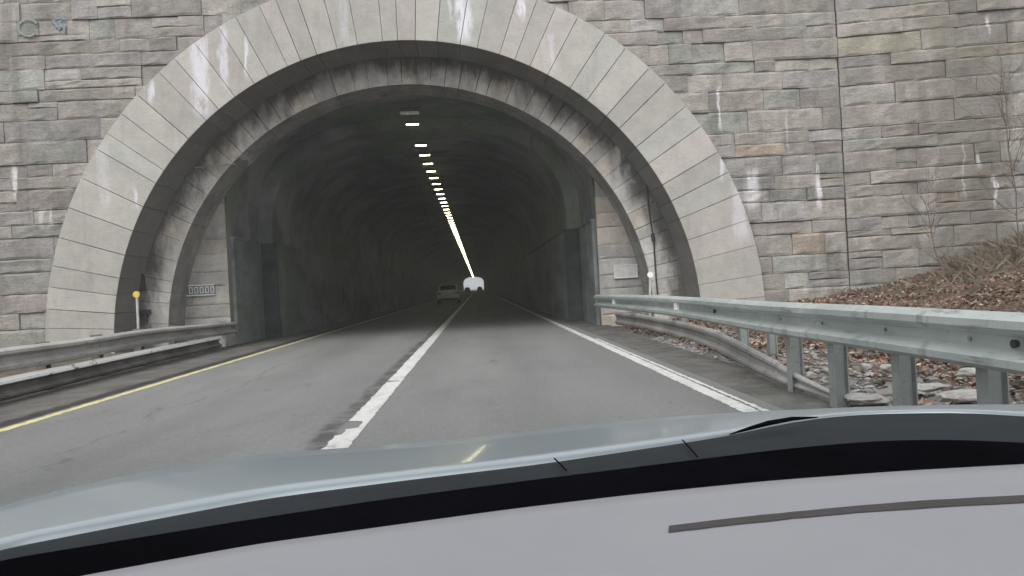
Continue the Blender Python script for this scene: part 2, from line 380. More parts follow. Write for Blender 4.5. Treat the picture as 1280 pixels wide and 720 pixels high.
# ------------------------------------------------------------------ the tunnel portal
CX, CZ = -1.64, .2
YW = 19.83       # facing plane
tun = empty('road_tunnel', (CX, YW, 0), 'stone faced road tunnel portal with a pale round arch and a dark lit bore', 'tunnel')
WING = 9.38; WA = R(10)
def W(u, z, d):      # wall coordinates: u along, z up, d towards the viewer
    if u <= WING: return Vector((u, YW-d, z))
    s = u-WING; c_, s_ = math.cos(WA), math.sin(WA)
    return Vector((WING+s*c_-d*s_, YW-s*s_-d*c_, z))
def stone(bm, u0, u1, z0, z1, d, col, gap=.008, rough=.012, mp=W, slope=0.0):
    g = gap*random.uniform(.5, 1.6); u0 += g*.45; u1 -= g*.45; z0 += g*.8; z1 -= g*.8
    if u1-u0 < .05 or z1-z0 < .03: return
    nx = max(2, int((u1-u0)/.22)); rows = []
    vs_ = [0, .12, .5, .88, 1]
    jb = [random.uniform(-1, 1)*.006 for _ in range(nx+1)]; jt = [random.uniform(-1, 1)*.006 for _ in range(nx+1)]
    ta, tb = random.uniform(-.012, .012), random.uniform(-.012, .012)
    for j, v in enumerate(vs_):
        r = []
        for i in range(nx+1):
            u = u0+(u1-u0)*i/nx
            zz = z0+jb[i]*(1-v)+(z1+jt[i]-z0)*v
            e = (i in (0, nx)) or j in (0, 4)
            dd = d+ta*(v-.5)*2+tb*(i/nx-.5)*2+(random.uniform(-1, 1)*rough if not e else -.016+random.uniform(-1, 1)*.004)
            if not e and i in (1, nx-1): pass
            r.append(mp(u, zz, dd))
        rows.append(r)
    # side returns
    back = [[mp(u0, rows_[0].z, d-.12) if True else None] for rows_ in rows]
    V, fs = grid(bm, rows)
    n1 = len(V[0])
    ring = V[0]+[r[-1] for r in V[1:-1]]+V[-1][::-1]+[r[0] for r in V[1:-1]][::-1]
    off = mp(0, 0, d-.14)-mp(0, 0, d) if u0 <= WING else mp(WING+1, 0, d-.14)-mp(WING+1, 0, d)
    bk = [bm.verts.new(v.co+off) for v in ring]
    for i in range(len(ring)):
        k = (i+1) % len(ring); fs.append(bm.faces.new((ring[k], ring[i], bk[i], bk[k])))
    setcol(bm, fs, col)
def scol(lo=.245, hi=.355):
    b = random.uniform(lo, hi); t = random.random()
    if t < .52: k = (1.01, .98, .94)
    elif t < .72: k = (.965, 1, .965)
    elif t < .84: k = (1.02, .975, .955)
    elif t < .965: k = (.99, .985, 1.0)
    elif t < .982: k = (1.12, .98, .85)
    else: k = (1.04, 1.0, .88)
    if random.random() < .16: k = random.choice(((.94, 1, .955), (1.03, .965, .945), (.98, .975, 1.0)))
    return (b*k[0]*1.01, b*k[1]*.975, b*k[2]*.925)
def run(bm, u0, u1, z0, z1):
    u = u0
    while u < u1-.01:
        L = random.choice((random.uniform(.45, .9), random.uniform(.8, 1.6), random.uniform(1.2, 2.4)))
        e = min(u+L, u1)
        if u1-e < .4: e = u1
        hgt = z1-z0; d = random.uniform(-.015, .045)
        q = random.random()
        if q < .17 and hgt > .34:
            f = random.choice((.3, .4, .5, .62, .7)); m = z0+hgt*f
            k = e-u; um = u+k*random.uniform(.35, .65) if k > 1.2 else None
            stone(bm, u, e, z0, m, d, scol()); 
            if um:
                stone(bm, u, um, m, z1, d+random.uniform(-.01, .02), scol()); stone(bm, um, e, m, z1, d+random.uniform(-.01, .02), scol())
            else: stone(bm, u, e, m, z1, d+random.uniform(-.01, .02), scol())
        else: stone(bm, u, e, z0, z1, d, scol())
        u = e
bm = BM(True)
z = -.6; TOP = 10.9; RC = 8.0
while z < TOP-.05:
    h = random.choice((random.uniform(.28, .38), random.uniform(.38, .5), random.uniform(.44, .6))); z1 = min(z+h, TOP)
    if TOP-z1 < .22: z1 = TOP
    zz = z-CZ
    xr = math.sqrt(RC*RC-max(zz, 0)**2) if zz < RC else 0
    if zz < RC:
        run(bm, -24, CX-xr, z, z1); run(bm, CX+xr, WING-.012, z, z1)
    else: run(bm, -24, WING-.012, z, z1)
    run(bm, WING+.014, 26, z, z1)
    z = z1
obj('stone_facing', bm, M['facing'], tun)
# mortar backing with the arch hole
bm = BM(); n = 48; arc = []; out = []
for i in range(n+1):
    a = math.pi*i/n; arc.append((CX+7.7*math.cos(a), CZ+7.7*math.sin(a))); 
    out.append((CX+8.9*math.cos(a), CZ+8.9*math.sin(a)))
def wy(u, d): return W(u, 0, d)
def quadw(bm, pts, d=-.045):
    bm.faces.new([bm.verts.new(W(u, z, d)) for u, z in pts])
for i in range(n): quadw(bm, [arc[i], out[i], out[i+1], arc[i+1]])
# fill outside the outer arc with columns
us = [CX+8.9*math.cos(math.pi*i/n) for i in range(n+1)][::-1]; zs_ = [CZ+8.9*math.sin(math.pi*i/n) for i in range(n+1)][::-1]
for i in range(n): quadw(bm, [(us[i], zs_[i]), (us[i+1], zs_[i+1]), (us[i+1], TOP), (us[i], TOP)])
quadw(bm, [(-24, -.6), (us[0], -.6), (us[0], TOP), (-24, TOP)])
quadw(bm, [(us[-1], -.6), (WING, -.6), (WING, TOP), (us[-1], TOP)])
quadw(bm, [(WING+.0001, -.6), (26, -.6), (26, TOP), (WING+.0001, TOP)])
quadw(bm, [(CX+7.7, -.6), (CX+8.9, -.6), (CX+8.9, CZ), (CX+7.7, CZ)]); quadw(bm, [(CX-8.9, -.6), (CX-7.7, -.6), (CX-7.7, CZ), (CX-8.9, CZ)])
obj('mortar_backing', bm, M['mortar'], tun)
bm = BM(True); u = -24
while u < 26:
    e = min(u+random.uniform(1.1, 1.6), 26)
    if u < WING < e: e = WING
    st0 = len(bm.faces)
    vs = [bm.verts.new(W(a, zc, dd)) for a, zc, dd in ((u+.006, TOP, .1), (e-.006, TOP, .1), (e-.006, TOP, -.6), (u+.006, TOP, -.6), (u+.006, TOP+.28, .1), (e-.006, TOP+.28, .1), (e-.006, TOP+.34, -.6), (u+.006, TOP+.34, -.6))]
    fs = [bm.faces.new([vs[i] for i in q]) for q in ((0, 3, 2, 1), (4, 5, 6, 7), (0, 1, 5, 4), (1, 2, 6, 5), (2, 3, 7, 6), (3, 0, 4, 7))]
    setcol(bm, fs, scol(.28, .36)); u = e
obj('coping', bm, M['ring'], tun)

def voussoirs(name, mat, cx, cz, r0, r1, y0, y1, wmin, wmax, colf, zb=-.3, jut=.006, vis=.65, soot_shade=.5, jm='joint'):
    """wedge stones round a half circle, their joints real gaps; r0 inner, r1 outer"""
    bm = BM(True); s = 0; rm = (r0+r1)/2; L = math.pi*rm; cuts = [0]
    while cuts[-1] < L-wmax: cuts.append(cuts[-1]+random.uniform(wmin, wmax))
    k = L/(cuts[-1]+ (wmin+wmax)/2); cuts = [c*k for c in cuts]+[L]
    def wedge(a0, a1, low=None):
        seg = 4 if low is None else 1; col = colf(); fs = []
        ju = random.uniform(0, jut); c = .009
        g0 = random.uniform(.0035, .006) if random.random() < vis else .001
        g1 = g0
        prof = [(r0, y1), (r0, y0+c-ju), (r0+c, y0-ju), (r0+(r1-r0)*.5, y0-ju+random.uniform(-.004, .004)), (r1-c, y0-ju), (r1, y0+c-ju), (r1, y0+.35)]
        secs = []
        for i in range(seg+1):
            a = a0+(a1-a0)*i/seg; ring = []
            for (r, y) in prof:
                ed = c*.7 if (i in (0, seg) and y < y0+c*.5) else 0
                if low is None:
                    sh = (g0+ed*.6)*(1 if i == 0 else -1 if i == seg else 0)/r
                    aa = a+sh; p = (cx+r*math.cos(aa), y, cz+r*math.sin(aa))
                else:
                    zz = low[0]+(low[1]-low[0])*i + ((g0+ed)*(1 if i == 0 else -1)); p = (cx+(r if a0 < 1 else -r), y, zz)
                ring.append(p)
            secs.append(ring)
        V, f1 = grid(bm, secs); fs += f1
        fs.append(bm.faces.new(V[0][::-1])); fs.append(bm.faces.new(V[-1]))
        setcol(bm, fs, col)
        for f in fs:      # shade and soot painted into the undersides
            if all(abs(math.hypot(v.co.x-cx, max(0, v.co.z-cz))-r0) < .004 for v in f.verts): setcol(bm, [f], tuple(q*soot_shade for q in col))
    for a, b in zip(cuts, cuts[1:]): wedge(a/rm, b/rm)
    for side in (0, math.pi): wedge(side, side, (zb, cz))
    bmesh.ops.recalc_face_normals(bm, faces=bm.faces)
    o = obj(name, bm, mat, tun)
    # joint filler just behind the faces
    bm = BM(); rr = 96
    V = []
    for i in range(rr+1):
        a = math.pi*i/rr; V.append([(cx+r*math.cos(a), y, cz+r*math.sin(a)) for r, y in ((r0+.02, y1-.002), (r0+.02, y0+.035), (r1-.02, y0+.035), (r1-.02, y0+.33))])
    V = [[(cx+r0+.02, y1-.002, zb), (cx+r0+.02, y0+.035, zb), (cx+r1-.02, y0+.035, zb), (cx+r1-.02, y0+.33, zb)]]+V+[[(cx-r0-.02, y1-.002, zb), (cx-r0-.02, y0+.035, zb), (cx-r1+.02, y0+.035, zb), (cx-r1+.02, y0+.33, zb)]]
    grid(bm, V); m = obj('joint_mortar', bm, M[jm], o)
    return o
def rc1():
    b = random.uniform(.35, .425); t = random.random()
    k = (1, .965, .895) if t < .6 else (1.03, .955, .90) if t < .8 else (.965, .975, .895)
    return tuple(b*x for x in k)
def rc2():
    b = random.uniform(.5, .62); t = random.random()
    k = (1, .97, .92) if t < .85 else (1.06, .98, .87); return tuple(b*x for x in k)
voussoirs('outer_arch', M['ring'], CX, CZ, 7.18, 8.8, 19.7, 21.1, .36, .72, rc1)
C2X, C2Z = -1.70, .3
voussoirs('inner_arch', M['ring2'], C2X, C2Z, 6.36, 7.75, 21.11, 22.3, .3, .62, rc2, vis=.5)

# piers: coursed stone either side of the bore
Y3 = 22.3; HW1 = 5.12
def pier_side(s):
    bm = BM(True); z = -.1
    inner = C2X+s*HW1
    def mp(u, z, d): return Vector((u, Y3-d, z))
    while z < 4.0:
        z1 = z+random.uniform(.34, .52); xo = C2X+s*7.3
        a, b = min(inner, xo), max(inner, xo); 
        m = random.random()
        col = lambda: (lambda b_, t_: tuple(b_*x for x in t_))(random.uniform(.36, .5), random.choice(((1, .97, .91), (1, .95, .9), (1.06, .96, .85), (.98, .98, .94))))
        if m < .5:
            q = a+(b-a)*random.uniform(.35, .65); stone(bm, a, q, z, z1, 0, col(), .006, .004, mp); stone(bm, q, b, z, z1, 0, col(), .006, .004, mp)
        else: stone(bm, a, b, z, z1, 0, col(), .006, .004, mp)
        z = z1
    o = obj('pier', bm, M['pier'], tun)
    bm = BM(); box(bm, min(inner, inner+s*2.4)+ (0.006 if s>0 else 0), max(inner, inner+s*2.4)-(0.006 if s<0 else 0), Y3+.03, Y3+.3, -.2, 4.3); obj('pier_core', bm, M['mortar'], o)
pier_side(-1); pier_side(1)

def bore_section(cx, cz, hw, r, y):
    z0 = 3.15; top = cz+r-z0; pts = [(cx+hw, y, -.1), (cx+hw, y, 1.5)]; e = 2/2.6
    for i in range(33):
        a = math.pi*i/32; c_, s_ = math.cos(a), math.sin(a)
        pts.append((cx+hw*math.copysign(abs(c_)**e, c_), y, z0+top*abs(s_)**e))
    return pts+[(cx-hw, y, 1.5), (cx-hw, y, -.1)]
Y4 = 25.5; Y5 = 366.0
bm = BM()
rows = [bore_section(C2X, C2Z, HW1, 6.42, y) for y in (Y3+.005, 23.4, 24.5, Y4)]
grid(bm, rows)
rows = [bore_section(C2X, C2Z, HW1, 6.42, Y4), bore_section(C2X, .2, 4.66, 6.16, Y4+.02)]
grid(bm, rows)
ys2 = [Y4+.02]+[28, 31, 34, 38, 43, 50, 60, 75, 100, 140, 200, 280, Y5]
rows = [bore_section(C2X, .2, 4.66, 6.16, y) for y in ys2]; 
grid(bm, rows)
obj('vault', bm, M['vault'], tun)
# ribs of rough lining where the wet joints show
for yy in (30.5, 36.2, 42.1, 48.3, 55.0, 62, 70, 79, 90, 102, 116, 132):
    bm = BM(); rows = [[Vector(p)+Vector(((C2X-p[0])*.004, 0, -.01)) for p in bore_section(C2X, .2, 4.66, 6.15, y)[2:-2]] for y in (yy, yy+.10)]; grid(bm, rows)
    obj('construction_joint', bm, M['conduit'], tun)
for s in (-1, 1):
    bm = BM()
    for (y0, y1, hw, zt) in ((Y3+.32, Y4+.0, HW1, 2.95), (Y4+.05, Y5, 4.66, 2.9)):
        x = C2X+s*hw; y = y0
        while y < y1-.05:
            L = 3.0 if y < 60 else 12.0; e = min(y+L, y1)
            if y1-e < .3: e = y1
            a, b = sorted((x-s*.09, x+s*.05)); box(bm, a, b, y+.008, e-.008, -.05, zt); 
            a, b = sorted((x-s*.125, x+s*.05)); box(bm, a, b, y+.004, e-.004, zt+.002, zt+.06)
            y = e
    obj('wall_panel', bm, M['panel'], tun); bm = BM()
    a, b = sorted((C2X+s*4.56, C2X+s*5.02)); box(bm, a, b, Y4-.04, Y4+.045, -.05, 2.9); a, b = sorted((C2X+s*4.53, C2X+s*5.02)); box(bm, a, b, Y4-.07, Y4+.048, 2.902, 2.96)
    obj('step_shade_cover', bm, M['step_shade'], tun)  # dark cover added over the pale step, its shade held in the colour
# exit head wall
bm = BM(); nn = 32
sec = bore_section(C2X, .2, 4.66, 6.16, Y5)
for p, q in zip(sec, sec[1:]):
    def o_(p): return (p[0]*4+C2X*-3, Y5, 16 if p[2] > 3.5 else p[2]) if False else (p[0]+(p[0]-C2X)*1.6, Y5, p[2]+(7 if p[2] > 3.2 else 0))
    bm.faces.new([bm.verts.new(v) for v in (p, q, o_(q), o_(p))])
obj('exit_head_wall', bm, M['concrete'], tun)

# conduit on the inner arch (right), rod and brackets (left)
bm = BM(); P = lambda px, py, Y: at(px, py, Y)
tube(bm, [P(808, 222, 21.06), P(811, 262, 21.06), P(817, 300, 21.06), P(820, 345, 21.06), P(822, 368, 21.06)], .022); 
tube(bm, [P(815.5, 292, 21.03), P(817, 302, 21.03)], .05)
obj('conduit', bm, M['conduit'], tun)
bm = BM(); tube(bm, [P(243, 209.5, 20.9), P(295, 205, 20.9)], .018); obj('steel_rod', bm, M['galv_post'], tun)
bm = BM(); a = P(176, 350, 20.95); box(bm, a.x-.06, a.x+.06, a.y, a.y+.12, a.z-.25, a.z+.1, .01); box(bm, a.x-.12, a.x+.05, a.y-.08, a.y+.1, a.z+.1, a.z+.16, .01); obj('wall_bracket', bm, M['conduit'], tun); bm = BM()
a = P(181, 392, 20.95); box(bm, a.x-.14, a.x+.12, a.y, a.y+.12, a.z-.03, a.z+.1, .01); box(bm, a.x-.04, a.x+.04, a.y+.02, a.y+.1, a.z-.22, a.z-.03, .01)
obj('wall_bracket', bm, M['conduit'], tun)
# spray paint on the facing
bm = BM(); cc = P(34, 34, 19.72)
for (a0, a1, rr, ox) in ((.5, 5.4, .2, 0),):
    pts = [cc+Vector((rr*1.15*math.cos(a0+(a1-a0)*i/14), 0, rr*math.sin(a0+(a1-a0)*i/14))) for i in range(15)]; tube(bm, pts, .032, 6)
bmesh.ops.scale(bm, vec=(1, .3, 1), verts=bm.verts, space=Matrix.Translation((0, -19.78, 0)))
g1 = obj('graffiti', bm, M['greenpaint'], tun); g1['label'] = 'pale green painted C scrawled on the facing'
bm = BM(); cc = P(74, 28, 19.77)
for k in range(7):
    p0 = cc+Vector((random.uniform(-.15, .15), 0, random.uniform(-.15, .15))); pts = [p0, p0+Vector((random.uniform(-.15, .15), 0, random.uniform(-.12, .12))), p0+Vector((random.uniform(-.2, .2), 0, random.uniform(-.2, .12)))]; tube(bm, pts, [.02, random.uniform(.03, .055), .015], 6)
bmesh.ops.scale(bm, vec=(1, .25, 1), verts=bm.verts, space=Matrix.Translation((0, -19.79, 0)))
g2 = obj('graffiti', bm, M['bluepaint'], tun); g2['label'] = 'smeared blue paint patch on the facing'

# ------------------------------------------------------------------ hills and banks
def fb(x, y, s): return mn.fractal(Vector((x*s, y*s, .3)), 1.0, 2.0, 4)
HAZE = .0016  # haze added round the scene to lift dark tones like windscreen glare
hm = bpy.data.materials.new('added_veil_haze'); hm.use_nodes = True; ht = hm.node_tree
for n_ in list(ht.nodes):
    if n_.type != 'OUTPUT_MATERIAL': ht.nodes.remove(n_)
hv = ht.nodes.new('ShaderNodeVolumePrincipled'); hv.inputs['Color'].default_value = (.86, .9, .94, 1); hv.inputs['Density'].default_value = HAZE; hv.inputs['Anisotropy'].default_value = 0.0
ht.links.new(hv.outputs[0], [n_ for n_ in ht.nodes if n_.type == 'OUTPUT_MATERIAL'][0].inputs['Volume'])
bm = BM(); box(bm, -420, 420, -320, 920, -1.05, 48); tag(obj('added_haze', bm, hm), kind='stuff')
bm = BM(); rows = []
for j in range(60):
    y = 20.6+j*6 if j < 58 else 364+(j-57)*1.0
    r = []
    for i in range(41):
        x = -140+i*7
        edge = max(0, 1-(abs(x)/135)**2.0); yy = y
        hgt = 11.0+min(1, j/10)*26*edge+2.5*fb(x, y, .04)*min(1, j/4)
        if abs(x) > 30: hgt *= max(.0, min(1, (140-abs(x))/50))
        if j == 0: hgt = min(hgt, 10.95 if abs(x) < 30 else hgt*.85)
        if j >= 58: hgt = 9.5 if abs(x) < 18 else -.1
        r.append((x, yy, hgt))
    rows.append(r)
grid(bm, rows); tag(obj('hillside', bm, M['grass'], smooth=True), kind='structure')
def bank_z(x, y):
    t = interp([(3.3, -.02), (3.8, .06), (5, .2), (7, .38), (8.5, .5), (10, .72), (12, 1.2), (13.5, 1.75), (16, 2.7), (22, 5.2), (30, 9), (60, 12)], x)[0]
    return t*(0.8+.2*min(1, max(0, (y+5)/20)))+.05*fb(x, y, .7)*min(1, max(0, x-3.4))
bm = BM(); xs = [3.3+.25*i for i in range(44)]+[14.5, 16, 18, 21, 25, 30, 40, 60]; yb = [-60, -40, -25, -15, -8, -4]+[-2+.45*i for i in range(50)]
rows = []
for y in yb: rows.append([(x, y, bank_z(x, y)) for x in xs])
grid(bm, rows); tag(obj('embankment', bm, M['soil'], smooth=True), kind='structure')
bm = BM(); rows = []
for y in yb: rows.append([(-x, y, (interp([(7.3, -.03), (9, .12), (13, .5), (18, 2.5), (30, 8), (60, 12)], x)[0])) for x in (7.3, 8, 9, 11, 13, 15, 18, 22, 30, 60)])
grid(bm, rows); tag(obj('embankment', bm, M['grass'], smooth=True), kind='structure')

# leaf litter
bm = BM(True); LC = [(.20, .11, .075), (.23, .135, .095), (.15, .085, .062), (.27, .18, .13), (.12, .075, .057), (.22, .115, .10), (.30, .24, .19), (.17, .13, .10), (.07, .055, .045), (.14, .13, .09)]
def leaf(x, y, z, s, col, up=.6):
    n = Vector((random.uniform(-1, 1), random.uniform(-1, 1), random.uniform(.3, 1.6))).normalized()
    a = n.orthogonal().normalized(); a.rotate(Matrix.Rotation(random.uniform(0, 6.28), 3, n)); b = n.cross(a)
    p = Vector((x, y, z)); cup = random.uniform(0, .35)*s
    v = [bm.verts.new(q) for q in (p-a*s, p-b*s*.55+n*cup, p+a*s, p+b*s*.55+n*cup)]; c = bm.verts.new(p)
    setcol(bm, [bm.faces.new((v[0], v[1], c)), bm.faces.new((v[1], v[2], c)), bm.faces.new((v[2], v[3], c)), bm.faces.new((v[3], v[0], c))], col)
for i in range(42000):
    x = 3.5+10.5*random.random()**1.15; y = random.uniform(3, 19.6)
    if x > 9.3 and y > YW-(x-WING)*math.tan(WA)-.1: continue
    dens = fb(x, y, .9)
    if x < 4.5 and random.random() < (.75 if dens < .05 else .25)*(1 if x < 3.9 else .5): continue
    if fb(x*1.0, y+30, .6) < -.12 and random.random() < .75: continue
    k = random.uniform(.6, 1.35)*(1+.5*fb(x+40, y, .8)); c = random.choice(LC)
    leaf(x, y, bank_z(x, y)+random.uniform(.0, .05), random.uniform(.02, .058), tuple(q*k for q in c))
tag(obj('leaf_litter', bm, M['leaf']), 'brown dead leaves covering the bank behind the right guardrail', 'leaf litter', kind='stuff')
bm = BM(True)
OCT = [(1, 0, 0), (.5, .87, 0), (-.5, .87, 0), (-1, 0, 0), (-.5, -.87, 0), (.5, -.87, 0), (.35, .2, .9), (-.4, .1, .95), (0, -.4, .85)]
OCF = [(0, 1, 6), (1, 2, 7, 6), (2, 3, 7), (3, 4, 8, 7), (4, 5, 8), (5, 0, 6, 8), (6, 7, 8)]
for k in range(5200):
    x = 3.42+abs(random.gauss(0, .75)); y = random.uniform(3.2, 16); q = random.uniform(.008, .035)*(2 if random.random() < .04 else 1)
    sx, sy = random.uniform(.8, 1.5), random.uniform(.8, 1.5); zb = bank_z(x, y)
    vv = [bm.verts.new((x+a*q*sx*random.uniform(.8, 1.2), y+b*q*sy*random.uniform(.8, 1.2), zb+q*.2+c_*q*.55)) for a, b, c_ in OCT]
    g = random.uniform(.1, .32); setcol(bm, [bm.faces.new([vv[i_] for i_ in t]) for t in OCF], (g, g*.98, g*.93))
tag(obj('gravel', bm, M['leaf']), 'grey gravel and rubble strewn along the foot of the right guardrail', 'gravel', kind='stuff')
bm = BM(True)
def blade(x, y, z, L, col, r=.004, dz=.75):
    d = Vector((random.gauss(0, .6), random.gauss(0, .6), dz)).normalized(); p = Vector((x, y, z)); sd = d.cross(Vector((0, 0, 1))).normalized()*r
    e = p+d*L*.5; q = p+d*L+Vector((0, 0, -L*.2)); v = [bm.verts.new(k) for k in (p-sd, p+sd, e+sd*.8, q, e-sd*.8)]
    setcol(bm, [bm.faces.new(v)], col)
BC = [(.22, .175, .125), (.17, .13, .10), (.14, .13, .09), (.26, .22, .17), (.12, .085, .07)]
for k in range(520):
    cx = 9.0+5.5*random.random(); cy = YW-max(0, cx-WING)*math.tan(WA)-.2-abs(random.gauss(0, 1.9))
    m = fb(cx+9, cy, .5)
    if m < .08: continue
    for _ in range(random.randint(4, 13)):
        x = cx+random.gauss(0, .16); y = min(cy+random.gauss(0, .16), YW-max(0, x-WING)*math.tan(WA)-.1); blade(x, y, bank_z(x, y)-.02, random.uniform(.1, .38)*(1+.7*(x > 10)), random.choice(BC), .0028)
for k in range(2500):
    x = random.uniform(3.6, 13); y = random.uniform(3, 17); blade(x, y, bank_z(x, y)+.03, random.uniform(.08, .35), random.choice(BC), .003, .12)
tag(obj('dry_brush', bm, M['leaf']), 'thin dry stalks and twigs growing in the dead leaves below the wall', 'dry brush', kind='stuff')
def rock(px, py, Z, sx, sy, sz, label):
    p = atz(px, py, Z); bm = BM(); bmesh.ops.create_icosphere(bm, subdivisions=3, radius=1)
    s = random.random()*50
    for v in bm.verts:
        k = 1+.35*mn.noise(v.co*1.3+Vector((s, 0, 0)))+.1*mn.noise(v.co*4+Vector((s, 0, 0))); v.co = Vector((v.co.x*sx, v.co.y*sy, max(-.6, min(.7, v.co.z))*sz))*k
        v.co = v.co+Vector((p.x, p.y, Z))
    return tag(obj('rock', bm, M['rock']), label, 'rock', 'pale stones behind the right guardrail')
rock(1080, 498, .08, .17, .2, .05, 'long pale flat stone lying between the second and third rail posts')
rock(1203, 495, .16, .2, .14, .06, 'pale rounded flat stone just left of the rightmost rail post')
rock(1083, 459, .22, .05, .06, .05, 'small bright stone in the leaves above the long flat stone')
rock(1113, 460, .22, .09, .06, .045, 'small pale stone close to the left of the third rail post')
rock(1215, 466, .28, .12, .08, .05, 'dull grey stone among leaves near the right edge under the rail')
rock(1160, 484, .15, .16, .1, .04, 'grey slab half buried to the right of the third rail post')

def sapling(x, y, hgt, seed, label, lean=(0, 0)):
    rnd = random.Random(seed); z0 = bank_z(x, y); root = empty('bare_sapling', (x, y, z0), label, 'sapling', 'bare saplings on the right bank')
    bt = BM(); bb = BM()
    pts = []; p = Vector((x, y, z0-.1)); d = Vector((lean[0], lean[1], 1)).normalized(); rs = []
    n = 9
    for i in range(n+1):
        pts.append(p.copy()); rs.append(.016*(1-i/n)+.003); d = (d+Vector((rnd.uniform(-.12, .12), rnd.uniform(-.12, .12), .05))).normalized(); p = p+d*hgt/n
    tube(bt, pts, rs, 6)
    def br(p, d, L, r, lv):
        q = [p.copy()]; rr = [r]; m = 5
        for i in range(m):
            d = (d+Vector((rnd.uniform(-.22, .22), rnd.uniform(-.22, .22), rnd.uniform(-.05, .2)))).normalized(); p = p+d*L/m; q.append(p.copy()); rr.append(r*(1-.8*(i+1)/m))
            if lv > 0 and rnd.random() < .8: br(p, (d+Vector((rnd.uniform(-.8, .8), rnd.uniform(-.8, .8), rnd.uniform(-.2, .6)))).normalized(), L*.5, r*.55, lv-1)
        tube(bb, q, rr, 4, False)
    for i in range(2, n):
        for _ in range(3): br(pts[i], Vector((rnd.uniform(-1, 1), rnd.uniform(-1, 1), rnd.uniform(.2, 1))).normalized(), hgt*.28, .008, 2)
    obj('trunk', bt, M['bark'], root); obj('branches', bb, M['bark'], root)
sapling(12.3, 17.6, 4.6, 3, 'tall bare sapling against the wall at the far right edge', (.05, 0))
sapling(11.6, 16.2, 3.4, 5, 'bare brown sapling on the bank near the right edge, left of the tall one', (.1, -.1))
sapling(10.7, 17.9, 2.4, 8, 'low thin bare sapling at the wall foot, leftmost of the saplings', (-.05, 0))

# ------------------------------------------------------------------ guardrails
PROF = [(.155, 0), (.15, .02), (.118, .078), (.078, .083), (.03, .004), (-.03, .004), (-.078, .083), (-.118, .078), (-.15, .02), (-.155, 0)]
def wbeam(bm, path, side, sc_=1.0):
    """path: (x, y, z centre); side = direction (+1/-1 in x) the corrugation faces"""
    rows = []
    P_ = [Vector(p) for p in path]
    for i, p in enumerate(P_):
        d = (P_[min(i+1, len(P_)-1)]-P_[max(i-1, 0)]); n = Vector((d.y, -d.x, 0)).normalized()
        if n.x*side < 0: n = -n
        ring = [p+n*o*sc_+Vector((0, 0, z*sc_)) for z, o in PROF]+[p+n*(o-.005)*sc_+Vector((0, 0, z*sc_)) for z, o in PROF[::-1]]
        rows.append(ring+[ring[0]])
    V = [[bm.verts.new(q) for q in r[:-1]] for r in rows]; n = len(V[0])
    for i in range(len(V)-1):
        for j in range(n): bm.faces.new((V[i][j], V[i][(j+1) % n], V[i+1][(j+1) % n], V[i+1][j]))
    bm.faces.new(V[0][::-1]); bm.faces.new(V[-1]); bmesh.ops.recalc_face_normals(bm, faces=bm.faces)
def dens(path, step=.5):
    out = []
    for a, b in zip(path, path[1:]):
        a = Vector(a); b = Vector(b); n = max(1, int((b-a).length/step)); out += [a+(b-a)*i/n for i in range(n)]
    out.append(Vector(path[-1])); 
    for _ in range(3):
        out = [out[0]]+[(out[i-1]+out[i]*2+out[i+1])/4 for i in range(1, len(out)-1)]+[out[-1]]
    return out
def xat(path, y):
    for a, b in zip(path, path[1:]):
        if min(a[1], b[1]) <= y <= max(a[1], b[1]):
            t = (y-a[1])/(b[1]-a[1]); return a[0]+(b[0]-a[0])*t, a[2]+(b[2]-a[2])*t
    return path[-1][0], path[-1][2]
# right rail: top edges measured from the photograph
def topc(px, py, X_):   # ray hits the plane x = X_
    d = ray(px, py); t = X_/d.x; return (X_, d.y*t, H+d.z*t-.174)
rp = [topc(746, 368, 3.24), topc(820, 369, 3.33), topc(870, 371.5, 3.3), topc(960, 377, 3.08), topc(1100, 382, 3.0), topc(1280, 391, 2.98)]
last = rp[-1]; rp.append((2.97, 2.6, last[2]+.0)); rp.append((2.97, -3, last[2])); rp.append((2.97, -10, last[2]))
gr = empty('guardrail', (rp[3][0], rp[3][1], 0), 'pale galvanised steel guardrail on slim posts along the right side', 'guardrail')
path = dens(rp)
bm = BM(); wbeam(bm, path, -1, 1.12); ob = obj('beam', bm, M['galv'], gr, True)
md = ob.modifiers.new('e', 'EDGE_SPLIT'); md.split_angle = R(50)
def ipost(bm, x, y, z0, z1, wd=.13, dp=.11, t=.009):
    box(bm, x-dp/2, x+dp/2, y-t/2, y+t/2, z0, z1)
    box(bm, x-dp/2-t, x-dp/2-.0005, y-wd/2, y+wd/2, z0, z1); box(bm, x+dp/2+.0005, x+dp/2+t, y-wd/2, y+wd/2, z0, z1)
def py_of(px, off=.12):   # depth where a post behind the rail shows at pixel column px
    y = 4.0
    for _ in range(40):
        x, zc = xat(path, y); d = ray(px, 450); y = (x+off)*d.y/d.x
    return y
py = [py_of(v) for v in (1240, 1130, 1048, 994)]
step = 1.05
post_y = [py[0]-1.1, py[0]-2.2, py[0]-4.1, py[0]-6]+py+[py[3]+3.6*k for k in range(1, 4)]
for y in post_y:
    if y > rp[0][1]-.2: continue
    x, zc = xat(path, y); bm = BM(); ipost(bm, x+(.115 if y < py[3]+.5 else .6), y, -.35, zc+(.12 if y < py[3]+.5 else -.02), .12)
    if y < py[3]+.5:
        bb_ = BM(); bmesh.ops.create_cone(bb_, cap_ends=True, segments=8, radius1=.016, radius2=.012, depth=.016, matrix=Matrix.Translation((x-.012, y+.0, zc)) @ Matrix.Rotation(R(90), 4, 'Y')); obj('bolt', bb_, M['galv_post'], gr)
    obj('post', bm, M['galv_post'], gr)
    bm = BM(); box(bm, x+.006, x+(.05 if y < py[3]+.5 else .53), y-.05, y+.05, zc-.12, zc+.12, .006); obj('spacer', bm, M['galv_post'], gr)
